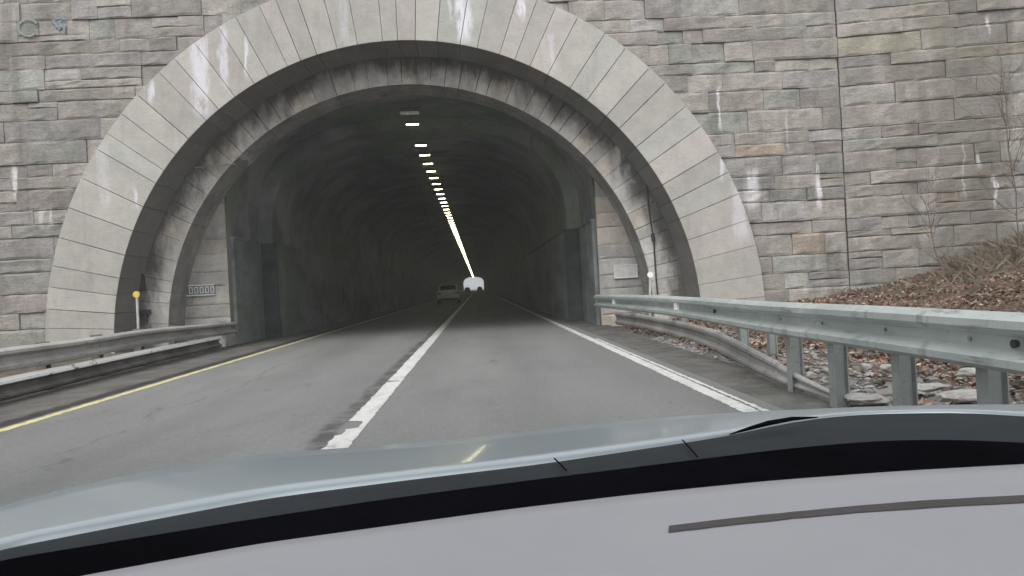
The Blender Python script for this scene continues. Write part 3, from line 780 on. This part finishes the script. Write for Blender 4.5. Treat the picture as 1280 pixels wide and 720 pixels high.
for px in (1272, 897):
    y = py_of(px, -.01); x, zc = xat(path, y); bm = BM()
    bmesh.ops.create_cone(bm, cap_ends=True, segments=10, radius1=.026, radius2=.02, depth=.03, matrix=Matrix.Translation((x-.018, y, zc)) @ Matrix.Rotation(R(90), 4, 'Y'))
    obj('bolt', bm, M['conduit'], gr)
for px in (772, 851):
    y = py_of(px, -.03); x, zc = xat(path, y); bm = BM()
    box(bm, x-.07, x-.008, y-.02, y+.14, zc-.055, zc+.065, .01); obj('reflector_tab', bm, M['white_refl'], gr)
# splices
for yy in (7.4, 11.2, 15.0):
    bm = BM()
    a = [Vector((xat(path, yy+q)[0]-.006, yy+q, xat(path, yy+q)[1])) for q in (-.16, 0, .16)]; wbeam(bm, a, -1, 1.13)
    obj('splice', bm, M['galv'], gr)
# low rubbing rail behind, sloping into the ground
def lowpt(px, py, Z): 
    p = atz(px, py, Z); return p
lp = []
for (px, pt, pb) in ((771, 387, 408), (805, 391, 414), (840, 398, 422), (868, 404, 430), (895, 412, 440), (922, 425, 453), (949, 439, 467), (970, 450, 476), (990, 463, 484), (1015, 476, 491), (1045, 491, 500)):
    g = .03; b = atz(px, pb, g); t = at(px, pt, b.y); lp.append((b.x, b.y, (t.z+g)/2, t.z-g))
rr = empty('rubbing_rail', (lp[2][0], lp[2][1], 0), 'old grey low rail below the guardrail, its near end bent down to the ground', 'rail')
bm = BM(); rows = []
for (x, y, zc, hh) in lp:
    s = max(.12, min(1.1, hh/.31)); n = []
    for z_, o_ in PROF: n.append((x-o_*.45, y, zc+z_*s))
    for z_, o_ in PROF[::-1]: n.append((x-o_*.45+.006, y, zc+z_*s))
    rows.append(n)
V = [[bm.verts.new(q) for q in r] for r in rows]; k_ = len(V[0])
for i in range(len(V)-1):
    for j in range(k_): bm.faces.new((V[i][j], V[i][(j+1) % k_], V[i+1][(j+1) % k_], V[i+1][j]))
bm.faces.new(V[0]); bm.faces.new(V[-1]); bmesh.ops.recalc_face_normals(bm, faces=bm.faces)
obj('beam', bm, M['old_rail'], rr)
for (x, y, zc, hh) in (lp[1], lp[4]):
    bm = BM(); box(bm, x+.03, x+.17, y-.08, y+.08, -.2, zc+.1, .01); obj('post', bm, M['timber'], rr)
# far stub post pair behind the right rail
for px, q in ((966, 'thin grey stake standing behind the guardrail, left of the first post'),):
    p = atz(px, 444, .1); bm = BM(); ipost(bm, p.x, p.y, -.1, .55, .1, .08, .012); tag(obj('stake', bm, M['galv_post']), q, 'stake')

# left rail
def topl(px, py, X_): d = ray(px, py); t = X_/d.x; return (X_, d.y*t, H+d.z*t-.155)
lpth = [topl(293, 402.5, -6.83), topl(180, 412, -6.72), topl(90, 426, -6.62), topl(2, 436, -6.52)]
q = lpth[-1]; lpth += [(-6.45, 7, q[2]), (-6.45, 0, q[2]), (-6.45, -12, q[2])]
gl = empty('guardrail', (lpth[1][0], lpth[1][1], 0), 'grimy double steel guardrail with a peeling lower beam along the left side', 'guardrail')
pl = dens(lpth); bm = BM(); wbeam(bm, pl, 1, 1.08); o = obj('upper_beam', bm, M['old_rail'], gl)
plo = [Vector((p.x+.02, p.y, .185)) for p in pl if p.y < pl[0].y-1.2]
bm = BM(); wbeam(bm, plo, 1, 1.0); obj('lower_beam', bm, M['peel'], gl)
yy = pl[0].y-.5
bm = BM(); e = pl[0]; box(bm, e.x-.42, e.x+.1, e.y-1.15, e.y-.25, .0, .335, .03); obj('end_block', bm, M['concrete'], gl)
while yy > -10:
    x, zc = xat(pl, yy); bm = BM(); box(bm, x-.24, x-.09, yy-.08, yy+.08, -.2, zc+.18, .01); obj('post', bm, M['timber'], gl); 
    bm = BM(); box(bm, x-.088, x-.004, yy-.07, yy+.07, zc-.14, zc+.14, .01); obj('spacer', bm, M['timber'], gl); yy -= 1.9
for px in (80, 107):
    pass

# ------------------------------------------------------------------ delineators, signs
def delineator(px, py, pbx, pby, Y, mat, r, label, lean=0):
    p = at(px, py, Y); b = at(pbx, pby, Y); root = empty('delineator', (b.x, Y, 0), label, 'delineator')
    bm = BM(); dx = (b.x-p.x)/(p.z-b.z)
    tube(bm, [(b.x+dx*b.z, Y, 0), (p.x, Y, p.z-r*.6)], .03, 8); obj('post', bm, M['post_white'], root)
    bm = BM(); bmesh.ops.create_cone(bm, cap_ends=True, segments=20, radius1=r, radius2=r, depth=.03, matrix=Matrix.Translation((p.x, Y-.02, p.z)) @ Matrix.Rotation(R(90), 4, 'X'))
    obj('reflector', bm, mat, root)
delineator(171, 368, 173, 412, 18.4, M['yellow_refl'], .075, 'leaning white post with a round yellow reflector behind the left guardrail')
delineator(812.5, 343.5, 812.5, 364, 18.6, M['white_refl'], .068, 'short post with a round white reflector behind the right guardrail')
c = at(782, 339, Y3-.04); s = empty('wall_sign', (c.x, Y3-.03, c.z), 'blank faded white rectangular sign on the right pier of the tunnel', 'sign')
bm = BM(); box(bm, c.x-.32, c.x+.32, Y3-.05, Y3-.028, c.z-.18, c.z+.18, .005, Matrix.Translation((c.x, 0, c.z)) @ Matrix.Rotation(R(-1), 4, 'Y') @ Matrix.Translation((-c.x, 0, -c.z))); obj('panel', bm, M['sign'], s)
bm = BM()
for (a, b, d_, e) in ((-.33, .33, -.19, -.165), (-.33, .33, .165, .19), (-.33, -.31, -.165, .165), (.31, .33, -.165, .165)): box(bm, c.x+a, c.x+b, Y3-.062, Y3-.052, c.z+d_, c.z+e)
obj('border', bm, M['sign_white'], s)
c = at(249, 362.5, Y3-.04); s = empty('wall_sign', (c.x, Y3-.03, c.z), 'small grey sign with worn white block lettering on the left pier of the tunnel', 'sign')
bm = BM(); box(bm, c.x-.42, c.x+.42, Y3-.05, Y3-.03, c.z-.13, c.z+.13, .004); obj('panel', bm, M['sign_grey'], s)
bm = BM()
for (a, b, d_, e) in ((-.44, .42, -.16, -.125), (-.33, .42, .115, .145)): box(bm, c.x+a, c.x+b, Y3-.06, Y3-.0505, c.z+d_, c.z+e)
obj('border', bm, M['sign_white'], s)
bm = BM()      # worn characters: 1 and four boxy letters, as far as they can be read
x = c.x-.37
box(bm, x, x+.035, Y3-.06, Y3-.0505, c.z-.1, c.z+.07); x += .1
for k in range(5):
    wd = .1
    for (a, b, d_, e) in ((0, wd, .06, .085), (0, .022, -.09, .06), (wd-.022, wd, -.09, .06), (.022, wd-.022, -.09, -.07)): box(bm, x+a, x+b, Y3-.06, Y3-.0505, c.z+d_, c.z+e)
    x += wd+.045
obj('lettering', bm, M['sign_white'], s)

# ------------------------------------------------------------------ tunnel lights
LZ = H+5.0; LXc = C2X
def lamp_meshes():
    bm = BM(); box(bm, -.21, .21, -.09, .09, .03, .10, .015); me = bpy.data.meshes.new('tunnel_light'); bm.to_mesh(me); bm.free(); me.materials.append(M['housing'])
    bm = BM(); box(bm, -.18, .18, -.05, .05, .012, .029, .006); ml = bpy.data.meshes.new('lens'); bm.to_mesh(ml); bm.free(); ml.materials.append(M['lamp'])
    bm = BM(); box(bm, -.21, .21, -.09, .09, .03, .10, 0, mi=0); box(bm, -.18, .18, -.05, .05, .012, .029, 0, mi=1)
    mf = bpy.data.meshes.new('tunnel_light'); bm.to_mesh(mf); bm.free(); mf.materials.append(M['housing']); mf.materials.append(M['lamp'])
    bm = BM(); box(bm, -.012, .012, -.012, .012, .10, .19); mb = bpy.data.meshes.new('hanger'); bm.to_mesh(mb); bm.free(); mb.materials.append(M['housing'])
    return me, ml, mf, mb
me_h, me_l, me_f, me_b = lamp_meshes()
ordn = ['nearest lit tunnel light, just below the unlit fixture at the mouth', 'second lit tunnel light from the mouth, first of the regular row']
d0 = 5.05; ylist = [24.2]+[27.75+2.055*k for k in range(163)]
for i, y in enumerate(ylist):
    if y > 362: break
    near = i < 14
    o = bpy.data.objects.new('tunnel_light', me_h if near else me_f); C.objects.link(o); o.location = (LXc, y, LZ)
    lab = ordn[i] if i < 2 else ('small lit tunnel light in the near part of the ceiling row' if i < 14 else 'tiny distant tunnel light in the long bright ceiling row')
    tag(o, lab, 'tunnel light', 'lit lights along the tunnel ceiling' if i < 2 else ('near lights of the ceiling row' if i < 14 else 'far lights of the ceiling row'))
    if near:
        l = bpy.data.objects.new('lens', me_l); C.objects.link(l); l.parent = o
        h = bpy.data.objects.new('hanger', me_b); C.objects.link(h); h.parent = o
def dead(px, py, Y, wd, label):
    p = at(px, py, Y); r = empty('ceiling_fixture', p, label, 'light fixture')
    bm = BM(); box(bm, p.x-wd/2, p.x+wd/2, Y-.15, Y+.15, p.z-.02, p.z+.1, .015); obj('housing', bm, M['housing'], r)
    bm = BM(); box(bm, p.x-wd/2+.03, p.x+wd/2-.03, Y-.16, Y-.152, p.z-.045, p.z-.015); box(bm, p.x-wd/2+.03, p.x+wd/2-.03, Y-.13, Y+.13, p.z-.05, p.z-.022); obj('lens', bm, M['dull_lens'], r)
    bm = BM(); box(bm, p.x-.015, p.x+.015, Y-.015, Y+.015, p.z+.1, 6.6); obj('hanger', bm, M['housing'], r)
dead(512, 140, 23.2, .6, 'dark unlit wide fixture hanging at the tunnel mouth ceiling')
dead(524, 171, 27.4, .5, 'thin unlit fixture between the first two lit tunnel lights')

# ------------------------------------------------------------------ other cars
def car(name_label, x, y, paintm, cat='car', wd=1.86, hh=1.62, L=4.4, group=None):
    root = empty('car', (x, y, 0), name_label, cat, group)
    def rr(yy, hw, z0, z1, r=.12, n=4):
        pts = []; 
        for (sx, sz, a0) in ((1, 1, 0), (-1, 1, 90), (-1, -1, 180), (1, -1, 270)):
            cx_ = sx*(hw-r); cz_ = (z1-r) if sz > 0 else (z0+r)
            for k in range(n+1):
                a = R(a0+90*k/n); pts.append((x+cx_+r*math.cos(a), yy, cz_+r*math.sin(a)))
        return pts
    def loft(secs, mat, name, par):
        bm = BM(); V = [[bm.verts.new(p) for p in s] for s in secs]; n = len(V[0])
        for i in range(len(V)-1):
            for j in range(n): bm.faces.new((V[i][j], V[i][(j+1) % n], V[i+1][(j+1) % n], V[i+1][j]))
        bm.faces.new(V[0][::-1]); bm.faces.new(V[-1]); bmesh.ops.recalc_face_normals(bm, faces=bm.faces); return obj(name, bm, mat, par)
    h = wd/2; zt = hh
    loft([rr(y, h*.93, .42, .98, .1), rr(y+.08, h*.98, .32, 1.02), rr(y+.9, h, .28, 1.03), rr(y+2.6, h, .26, 1.0), rr(y+3.6, h*.97, .28, .95), rr(y+4.3, h*.86, .32, .8)], paintm, 'body', root)
    loft([rr(y+.18, h*.86, .95, 1.2, .1), rr(y+.42, h*.82, .95, zt-.06, .16), rr(y+.7, h*.8, .95, zt, .18), rr(y+2.0, h*.8, .95, zt, .18), rr(y+3.0, h*.84, .95, 1.1, .06)], paintm, 'cabin', root)
    bm = BM()   # rear window, set proud and sloped
    def sl(z): return y+.18+(z-1.2)*.24/((zt-.06)-1.2)-.045
    za, zb = 1.2, zt-.13; pts = [(-.62, za), (.62, za), (.68, za+.08), (.6, zb), (-.6, zb), (-.68, za+.08)]
    f = [bm.verts.new((x+a*h/.93, sl(b), b)) for a, b in pts]; g = [bm.verts.new(v.co+Vector((0, .03, 0))) for v in f]
    bm.faces.new(f); bm.faces.new(g[::-1])
    for k in range(6): bm.faces.new((f[k], g[k], g[(k+1) % 6], f[(k+1) % 6]))
    bmesh.ops.recalc_face_normals(bm, faces=bm.faces); obj('rear_window', bm, M['carglass'], root)
    for sx in (-1, 1):
        bm = BM(); a, b = sorted((sx*h*.62, sx*h*.95)); box(bm, x+a, x+b, y-.02, y+.1, .86, .97, .02); obj('tail_light', bm, M['tail'], root)
        bm = BM(); a, b = sorted((sx*h*.5, sx*(h*.5+.06))); 
        a, b = sorted((sx*(h*.803), sx*(h*.825))); box(bm, x+a, x+b, y+.75, y+2.3, 1.1, zt-.2, .01); obj('side_window', bm, M['carglass'], root)
        bm = BM(); a, b = sorted((sx*h*.98, sx*(h+.16))); box(bm, x+a, x+b, y+2.75, y+2.9, 1.0, 1.15, .03); obj('wing_mirror', bm, paintm, root)
        for yy in (y+.85, y+3.4):
            bm = BM(); mm = Matrix.Translation((x+sx*(h-.11), yy, .34)) @ Matrix.Rotation(R(90), 4, 'Y')
            bmesh.ops.create_cone(bm, cap_ends=True, segments=24, radius1=.34, radius2=.34, depth=.22, matrix=mm); wv = obj('wheel', bm, M['tyre'], root)
            bm = BM(); mm = Matrix.Translation((x+sx*(h-.0), yy, .34)) @ Matrix.Rotation(R(90), 4, 'Y')
            bmesh.ops.create_cone(bm, cap_ends=True, segments=20, radius1=.22, radius2=.22, depth=.03, matrix=mm); obj('rim', bm, M['rim'], wv)
    bm = BM(); box(bm, x-h*.9, x+h*.9, y-.06, y+.12, .30, .47, .05); obj('bumper', bm, M['plastic'], root)
    bm = BM(); box(bm, x-.26, x+.26, y-.03, y-.002, .68, .82, .005); obj('number_plate', bm, M['plate'], root)
    bm = BM(); box(bm, x-.55, x+.55, y+.28, y+.5, zt-.04, zt+.02, .015); obj('spoiler', bm, paintm, root)
    return root
car('pale beige hatchback driving away in the left lane inside the tunnel', -2.55, 69.0, M['beige_paint'], wd=1.95, hh=1.68)
car('tiny dark car far ahead in the left lane near the tunnel exit', -3.4, 262.0, M['dark_paint'])
car('tiny dark car far ahead in the right lane near the tunnel exit', .75, 285.0, M['dark_paint'])

# ------------------------------------------------------------------ own car: dashboard, band, cowl, hood
own = empty('driven_car', (.5, 1.0, 0), 'silver blue car seen from its driving seat, hood and grey dashboard in front', 'car')
cols = [-260, -160, -80]+[-20+28*i for i in range(50)]+[1420, 1520]
def smooth_tab(t):   # resample and soften
    v = [interp(t, c)[0] for c in cols]
    for _ in range(2): v = [v[0]]+[(v[i-1]+2*v[i]+v[i+1])/4 for i in range(1, len(v)-1)]+[v[-1]]
    return v
T_dash = smooth_tab([(-60, 752), (100, 720), (320, 680), (480, 658), (640, 636), (800, 617), (960, 601), (1120, 589), (1280, 580), (1340, 577)])
T_blk = smooth_tab([(-60, 712), (0, 700), (320, 648), (480, 624), (640, 603), (760, 588), (865, 575), (980, 561), (1090, 551), (1180, 549), (1280, 553), (1340, 557)])
T_rear = smooth_tab([(-60, 695), (0, 683), (165, 651), (330, 620), (500, 598), (670, 578), (780, 562), (860, 550), (920, 541), (975, 527), (1060, 516), (1200, 513), (1280, 518), (1340, 522)])
T_crest = smooth_tab([(-60, 650), (0, 632), (100, 606), (200, 586), (300, 571), (370, 564), (430, 560), (560, 550), (640, 541), (700, 534), (850, 520), (960, 513), (1100, 509), (1280, 505), (1340, 504)])
YC = [interp([(-260, .98), (0, 1.15), (200, 1.35), (400, 1.52), (560, 1.65), (700, 1.75), (960, 1.85), (1280, 1.85), (1520, 1.7)], c)[0] for c in cols]
ZD = .98
edge = [atz(c, v, ZD) for c, v in zip(cols, T_dash)]
bm = BM(); near = [Vector((p.x*.55, .12, ZD+.0)) for p in edge]
rows = [near]
for t in (.3, .6, .85, .96, 1.0): rows.append([a+(b-a)*t for a, b in zip(near, edge)])
rows.append([p+Vector((0, .004, -.004)) for p in edge]); rows.append([p+Vector((0, .006, -.05)) for p in edge])
grid(bm, rows); obj('dashboard', bm, M['dash'], own, True)
bm = BM(); sl = []
for i in range(25):
    px = 836+(1300-836)*i/24; t = i/24
    cy = 662-39*t-5*math.sin(math.pi*t); hw = 3.6+.8*t
    a = atz(px, cy+hw+random.uniform(-.4, .4), ZD+.0006); b = atz(px, cy-hw+random.uniform(-.4, .4), ZD+.0006); sl.append((a, b))
grid(bm, [[s[0] for s in sl], [s[0]+Vector((0, .0005, .0012)) for s in sl], [s[1]+Vector((0, -.0005, .0012)) for s in sl], [s[1] for s in sl]]); obj('defroster_slot', bm, M['seam'], own)
blk = [atz(c, v, .962) for c, v in zip(cols, T_blk)]
bm = BM(); lo = [p+Vector((0, .006, -.03)) for p in edge]
grid(bm, [lo, [p+(q-p)*.5+Vector((0, 0, -.01)) for p, q in zip(lo, blk)], blk]); obj('windscreen_band', bm, M['black'], own, True)
rear = []
for c, v in zip(cols, T_rear): rear.append(atz(c, v, interp([(-60, .958), (700, .957), (1000, .955), (1300, .955)], c)[0]))
bm = BM(); grid(bm, [[p+Vector((0, 0, -.004)) for p in blk], [p+(q-p)*.35+Vector((0, 0, .002)) for p, q in zip(blk, rear)], [p+(q-p)*.75+Vector((0, 0, .0)) for p, q in zip(blk, rear)], [p+Vector((0, -.003, -.003)) for p in rear], [p+Vector((0, .0, -.03)) for p in rear]])
obj('cowl', bm, M['plastic'], own, True)
for (a, b) in (((693, 573), (708, 588)), ((853, 550), (872, 571))):
    bm = BM(); p = atz(*a, .966); q = atz(*b, .968); tube(bm, [p, (p+q)/2+Vector((0, 0, .0005)), q], .0011, 6); obj('cowl_joint', bm, M['black'], own)
crest = [at(c, v, y) for c, v, y in zip(cols, T_crest, YC)]
bm = BM(); rows = [[p+Vector((0, .002, -.02)) for p in rear], rear]
for t in (.15, .4, .7, 1.0): rows.append([p+(q-p)*t+Vector((0, 0, .006*math.sin(math.pi*t))) for p, q in zip(rear, crest)])
mid = .35
for (dy, dz) in ((.15, -.055), (.35, -.15), (.55, -.28), (.68, -.42), (.72, -.6)):
    rows.append([Vector((p.x*(1+dy*.1)-.05*dy, p.y+dy*(1-.25*((p.x-mid)/1.0)**2), p.z+dz)) for p in crest])
for r in rows:     # turn the fender edges down
    a = r[0]; b = r[-1]
    r.insert(0, a+Vector((-.06, -.02, -.12))); r.append(b+Vector((.06, -.02, -.12)))
    r.insert(0, r[0]+Vector((-.02, 0, -.4))); r.append(r[-1]+Vector((.02, 0, -.4)))
grid(bm, rows); ho = obj('hood', bm, M['hood'], own, True)
# highlight on the hood's rear lip painted as a bright tube, left part
bm = BM(); pts = [p+Vector((0, .004, .0015)) for p, c in zip(rear, cols) if -200 < c < 672]; tube(bm, pts, [.0028 if i < len(pts)-5 else .0028*(len(pts)-i)/6 for i in range(len(pts))], 6); obj('hood_lip_highlight', bm, M['hood_highlight'], ho, True)
def crease_highlight(pp, r):  # highlight painted as a thin bright tube
    bm = BM(); q = []
    for px, py in pp:
        i = min(range(len(cols)), key=lambda k: abs(cols[k]-px)); c0 = interp([(c, v) for c, v in zip(cols, T_rear)], px)[0]; c1 = interp([(c, v) for c, v in zip(cols, T_crest)], px)[0]
        t = max(0, min(1, (py-c0)/(c1-c0))); yr = interp([(c, p.y) for c, p in zip(cols, rear)], px)[0]; yc = interp(list(zip(cols, YC)), px)[0]
        q.append(at(px, py, yr+(yc-yr)*t)+Vector((0, 0, .001)))
    n = len(q); tube(bm, q, [r*math.sin(math.pi*(i+.4)/(n-.2))**.5 if n > 2 else r for i in range(n)], 6); return obj('crease_highlight', bm, M['hood_highlight'], ho, True)
crease_highlight([(425, 561.5), (460, 559.5), (510, 559), (548, 559.5)], .0022)
crease_highlight([(742, 537), (765, 531.5), (800, 525.5), (850, 521.8), (900, 518.4), (950, 515.4)], .002)
bm = BM(); pts = [atz(912, 543, .968), atz(935, 536, .972), atz(960, 529, .976), atz(990, 523.5, .978), atz(1022, 521.5, .975)]
tube(bm, pts, [.001, .003, .0042, .0035, .001], 8); obj('wiper_arm', bm, M['black'], own, True)

# ------------------------------------------------------------------ render settings
sc.view_settings.view_transform = 'Standard'; sc.view_settings.look = 'None'; sc.view_settings.gamma = 1; sc.view_settings.exposure = 1.13
sc.view_settings.use_curve_mapping = False
sc.render.engine = 'CYCLES'
try:
    sc.cycles.use_denoising = True; sc.cycles.denoiser = 'OPENIMAGEDENOISE'
except Exception: pass
sc.cycles.max_bounces = 6; sc.cycles.diffuse_bounces = 4
